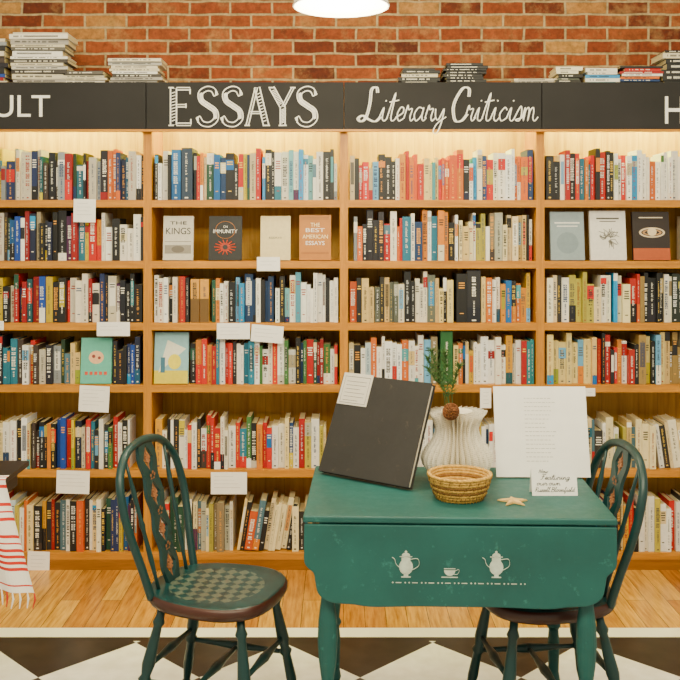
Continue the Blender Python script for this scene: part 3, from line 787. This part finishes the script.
# ------------------------------------------------------------------ things on the table
ZT = .7505
e = MB(); W, Lh = .352, .335
e.box(0, W, 0, .004, 0, Lh); e.box(0, W, .022, .026, 0, Lh); e.box(0, .004, .004, .022, 0, Lh); e.box(.006, W-.006, .004, .022, .004, Lh-.006, mi=1)
bb = e.build('black_album', [M_BLACK, M_PAGE], loc=(-.072, 3.135, ZT+.0125), rot=(math.radians(-25), 0, math.radians(-36.9)), bevel=.001)
e = MB(); e.box(.004, .125, -.0012, -.0002, Lh-.105, Lh+.004); e.build('label', plain('label_paper', lin('cfc8bc'), .7, .04), bb)
e = MB()
for k in range(6): e.quad(.024, .105 if k % 3 else .085, Lh-.090+k*.013, Lh-.0887+k*.013, -.0016)
e.tube([(.014,-.0015,Lh-.098),(.116,-.0015,Lh-.098),(.116,-.0015,Lh-.008),(.014,-.0015,Lh-.008)], .0008, 4, closed=True)
e.build('label_print', M_INK, bb)
es = MB()
es.tube([(.176, .03, .25), (.176, .115, .052)], .004, 6); es.box(.10, .25, .0265, .031, .004, .26)
es.build('easel_strut', M_DARKW, bb)
# paper list on stand
e = MB(); W2, L2 = .305, .292
e.box(0, W2, 0, .002, 0, L2); e.box(0.002, W2-.002, .002, .010, 0.001, L2-.002, mi=1)
pp = e.build('paper_list', [M_PAPER, M_PAGE], loc=(.508, 3.085, ZT+.004), rot=(math.radians(-15), 0, math.radians(-1)))
e = MB()
for k in range(16):
    x = .10; z = L2-.04-k*.0135
    while x < .10+R.uniform(.06, .10):
        w_ = R.uniform(.004, .012); e.quad(x, x+w_, z, z+.0018, -.0006); x += w_+.003
e.build('typed_lines', plain('grey_type', lin('b3afab'), .8), pp)
e = MB(); e.box(.05, .25, .0105, .013, 0.004, .24); e.tube([(.15, .016, .22), (.15, .095, .034)], .004, 6); e.build('stand', M_DARKW, pp)
# folded-page vase
def page_mat():
    m, nt, b = nm('printed_page_edges')
    tc = N(nt, 'ShaderNodeTexCoord'); sp = N(nt, 'ShaderNodeSeparateXYZ'); nt.links.new(tc.outputs['Object'], sp.inputs[0])
    ln = math_(nt, 'LESS_THAN', math_(nt, 'FRACT', math_(nt, 'MULTIPLY', sp.outputs[2], 160.0)), .4)
    f = noise(nt, coords(nt, (300, 300, 60)), 1, 2)
    k = math_(nt, 'MULTIPLY', ln, math_(nt, 'GREATER_THAN', f, .5))
    nt.links.new(mix(nt, math_(nt, 'MULTIPLY', k, .5), lin('f2ead8'), lin('8d8474')), b.inputs['Base Color']); b.inputs['Roughness'].default_value = .85
    return m
e = MB(); NP = 64
vp = cr([(.066,0,0),(.082,.012,0),(.108,.045,0),(.114,.075,0),(.100,.105,0),(.078,.135,0),(.070,.165,0),(.080,.195,0),(.098,.222,0)], 4)
e.lathe([(p.x, p.y) for p in vp], NP, mod=lambda k, a: (1.0+.03*math.sin(k*1.7)) if k % 2 else .56, caps=False)
e.lathe([(p.x*.52, p.y) for p in vp], 30, caps=True)
vase = e.build('folded_page_vase', page_mat(), loc=(.378, 3.07, ZT))
gr = MB()
for (dx, dy, hh, ben) in [(-.06, 0, .20, -.02), (-.035, .02, .19, .0), (-.045, -.02, .14, -.05), (-.02, .0, .15, .03), (-.05, .02, .17, -.04)]:
    pts = cr([(dx*.5, dy, -.05), (dx*.8, dy, hh*.4), (dx+ben*.6, dy, hh*.75), (dx+ben, dy+.01, hh*.95)], 9)
    gr.tube(pts, .0015, 5)
    for p in pts[8:]:
        for q in range(8):
            a = R.uniform(0, 6.28); u = R.uniform(.3, 1.2); l = R.uniform(.010, .022)
            dv = Vector((math.cos(a)*l, math.sin(a)*l, u*l))
            gr.tube([p, p+dv], [.0012, .0005], 3)
gr.build('pine_sprigs', M_STEM, vase, loc=(0, 0, .225))
pc = MB()
for k in range(90):
    t = k/90; z = t*.06; r = .022*math.sin(math.pi*(.12+.8*t))**.8; a = k*2.399
    c0 = Vector((r*.5*math.cos(a), r*.5*math.sin(a), z)); c1 = Vector((r*1.2*math.cos(a), r*1.2*math.sin(a), z+.006))
    pc.tube([c0, c1], [.003, .0055], 5, flat=.4)
pc.lathe([(.004,0),(.013,.02),(.012,.04),(.003,.06)], 10)
pc.build('pine_cone', M_CONE, vase, loc=(-.035, -.055, .215), rot=(.9, .3, 0))
# coiled basket
e = MB()
for k in range(9):
    t = k/8; r = .066+.025*t**.7; z = .004+t*.066
    e.tube([(r*math.cos(a*math.pi/24), r*math.sin(a*math.pi/24), z+.0006*math.sin(a*6)) for a in range(48)], .0056, 7, mi=1 if k in (3, 5) else 0, closed=True)
    for j in range(40):
        if k in (3, 5, 7) and j % 2: continue
        a = j*2*math.pi/40+k*.07
        e.tube([((r+.0058)*math.cos(a), (r+.0058)*math.sin(a), z-.005), ((r+.0058)*math.cos(a+.04), (r+.0058)*math.sin(a+.04), z+.005)], .0012, 4, mi=1 if k % 2 else 0)
for k in range(6):
    r = .064*(k+.5)/6; e.tube([(r*math.cos(a*math.pi/12), r*math.sin(a*math.pi/12), .005) for a in range(24)], .0058, 6, closed=True)
e.build('woven_basket', [M_BASKET, M_BASKET2], loc=(.360, 2.86, ZT+.0015), smooth=True)
# starfish
e = MB(); n = 10; ring = []
for k in range(n):
    a = k*math.pi/5+.3; r = .052 if k % 2 == 0 else .017; ring.append((r*math.cos(a), r*math.sin(a)))
top = [(x*.85, y*.85, .009 if i % 2 else .006) for i, (x, y) in enumerate(ring)]
vs = [(x, y, 0) for x, y in ring]+top+[(0, 0, .014)]
fs = [tuple(range(n-1, -1, -1))]+[(k, (k+1) % n, n+(k+1) % n, n+k) for k in range(n)]+[(n+k, n+(k+1) % n, 2*n) for k in range(n)]
e.add(vs, fs); so = e.build('starfish', M_STAR, loc=(.512, 2.81, ZT), smooth=False, bevel=.002)
# tent card
e = MB(); cw, chh = .138, .082
e.add([(0,0,0),(cw,0,0),(cw,.022,chh),(0,.022,chh),(0,.046,0),(cw,.046,0)], [(0,1,2,3),(3,2,5,4)])
tc_ = e.build('tent_card', M_PAPER, loc=(.583, 2.88, ZT))
so2 = tc_.modifiers.new('solid', 'SOLIDIFY'); so2.thickness = .0006
wr = empty('handwriting', (0, -.0008, 0)); wr.parent = tc_; wr.rotation_euler = (-math.atan2(.022, chh), 0, 0)
script('Now', 'writing_1', .022, .050, .067, .0052, 0, M_INK, wr, .0007)
script('Featuring', 'writing_2', .026, .116, .048, .0066, 0, M_INK, wr, .0007)
script('our own', 'writing_3', .014, .086, .031, .0064, 0, M_INK, wr, .0007)
script('Russell Bloomfield', 'writing_4', .008, .128, .012, .0060, 0, M_INK, wr, .0006)

# ------------------------------------------------------------------ small dark table with striped towel (left)
ptb = empty('side_table')
e = MB(); e.box(-1.85, -1.085, 3.08, 3.32, .732, .752); e.build('top', M_DARKW, ptb, bevel=.004)
e = MB(); e.box(-1.80, -1.12, 3.10, 3.30, .67, .732); e.build('apron', M_DARKW, ptb)
e = MB(); e.lathe([(.10,0),(.10,.02),(.05,.05),(.035,.1),(.045,.3),(.03,.45),(.05,.6),(.08,.67)], 24, M=Matrix.Translation((-1.52, 3.21, 0))); e.build('pedestal', M_DARKW, ptb, smooth=True)
def towel_mat():
    m, nt, b = nm('striped_towel_cloth')
    a = N(nt, 'ShaderNodeAttribute', attribute_name='Col')
    f = noise(nt, coords(nt), 200, 3)
    nt.links.new(a.outputs['Color'], b.inputs['Base Color']); b.inputs['Roughness'].default_value = .95; bump(nt, b, f, .4, .002)
    return m
e = MB(); nx, nz = 40, 80
wht, red = lin('f1ebe1'), lin('c82a18')
LT = .40
vs = []
for j in range(nz+1):
    s_ = j/nz*LT
    if s_ < .03: y, z, dn = 3.105-s_, .7545, 0
    elif s_ < .05: a = (s_-.03)/.02*math.pi/2; y, z, dn = 3.075-.008*math.sin(a), .7545-.010*(1-math.cos(a)), 0
    else: dn = s_-.05; y, z = 3.067, .7445-dn
    for i in range(nx+1):
        u = i/nx; x = -1.375+u*.295+dn*.30*(u-.1)
        wav = math.sin(u*24)*.5+math.sin(u*9+1)*.5
        vs.append((x, y-min(dn, .12)*.16*(wav+1.0), z-.012*math.sin(u*7)*min(1, dn*6)))
for j in range(nz):
    for i in range(nx):
        s_ = j/nz*LT
        k = j % 20
        col = red if (s_ < .25 and k in (3, 4, 8, 12, 13)) or (.25 <= s_ < .33 and j % 4 < 2) or (s_ >= .35 and k in (15,)) else wht
        e.add([vs[j*(nx+1)+i], vs[j*(nx+1)+i+1], vs[(j+1)*(nx+1)+i+1], vs[(j+1)*(nx+1)+i]], [(0,3,2,1)], col)
for i in range(0, nx+1, 2):
    p = Vector(vs[nz*(nx+1)+i]); e.tube([p, p+Vector((.003,0,-.02)), p+Vector((R.uniform(-.006,.006), 0, -.05))], [.002, .0035, .0015], 5, col=red if i % 8 == 0 else wht)
e.build('striped_towel', towel_mat(), smooth=False)

# ------------------------------------------------------------------ light
wd = bpy.data.worlds.new('World'); scene.world = wd; wd.use_nodes = True
wd.node_tree.nodes['Background'].inputs[0].default_value = (1.0, .92, .70, 1); wd.node_tree.nodes['Background'].inputs[1].default_value = 0.8
def area(name, loc, rot, sx_, sy_, en, col):
    L = bpy.data.lights.new(name, 'AREA'); L.shape = 'RECTANGLE'; L.size = sx_; L.size_y = sy_; L.energy = en; L.color = col
    o = bpy.data.objects.new(name, L); link(o); o.location = loc; o.rotation_euler = rot; return o
area('ceiling_light', (0, 1.2, 3.25), (math.radians(25), 0, 0), 4.0, 1.6, 300, (1.0, .91, .62))
area('ceiling_light', (0, 3.3, 3.25), (0, 0, 0), 4.0, .6, 60, (1.0, .89, .56))
P_ = bpy.data.lights.new('pendant_bulb', 'POINT'); P_.energy = 36; P_.color = (1, .90, .58); P_.shadow_soft_size = .12
o = bpy.data.objects.new('pendant_bulb', P_); link(o); o.location = (.004, 3.3, 2.24)

# ------------------------------------------------------------------ camera
cam = bpy.data.cameras.new('camera'); co = bpy.data.objects.new('camera', cam); link(co)
co.location = (0, 0, 1.55); co.rotation_euler = (math.pi/2, 0, 0)
cam.sensor_width = 36; cam.lens = 950/680*36; cam.shift_y = -108/680; cam.clip_start = .05
scene.camera = co
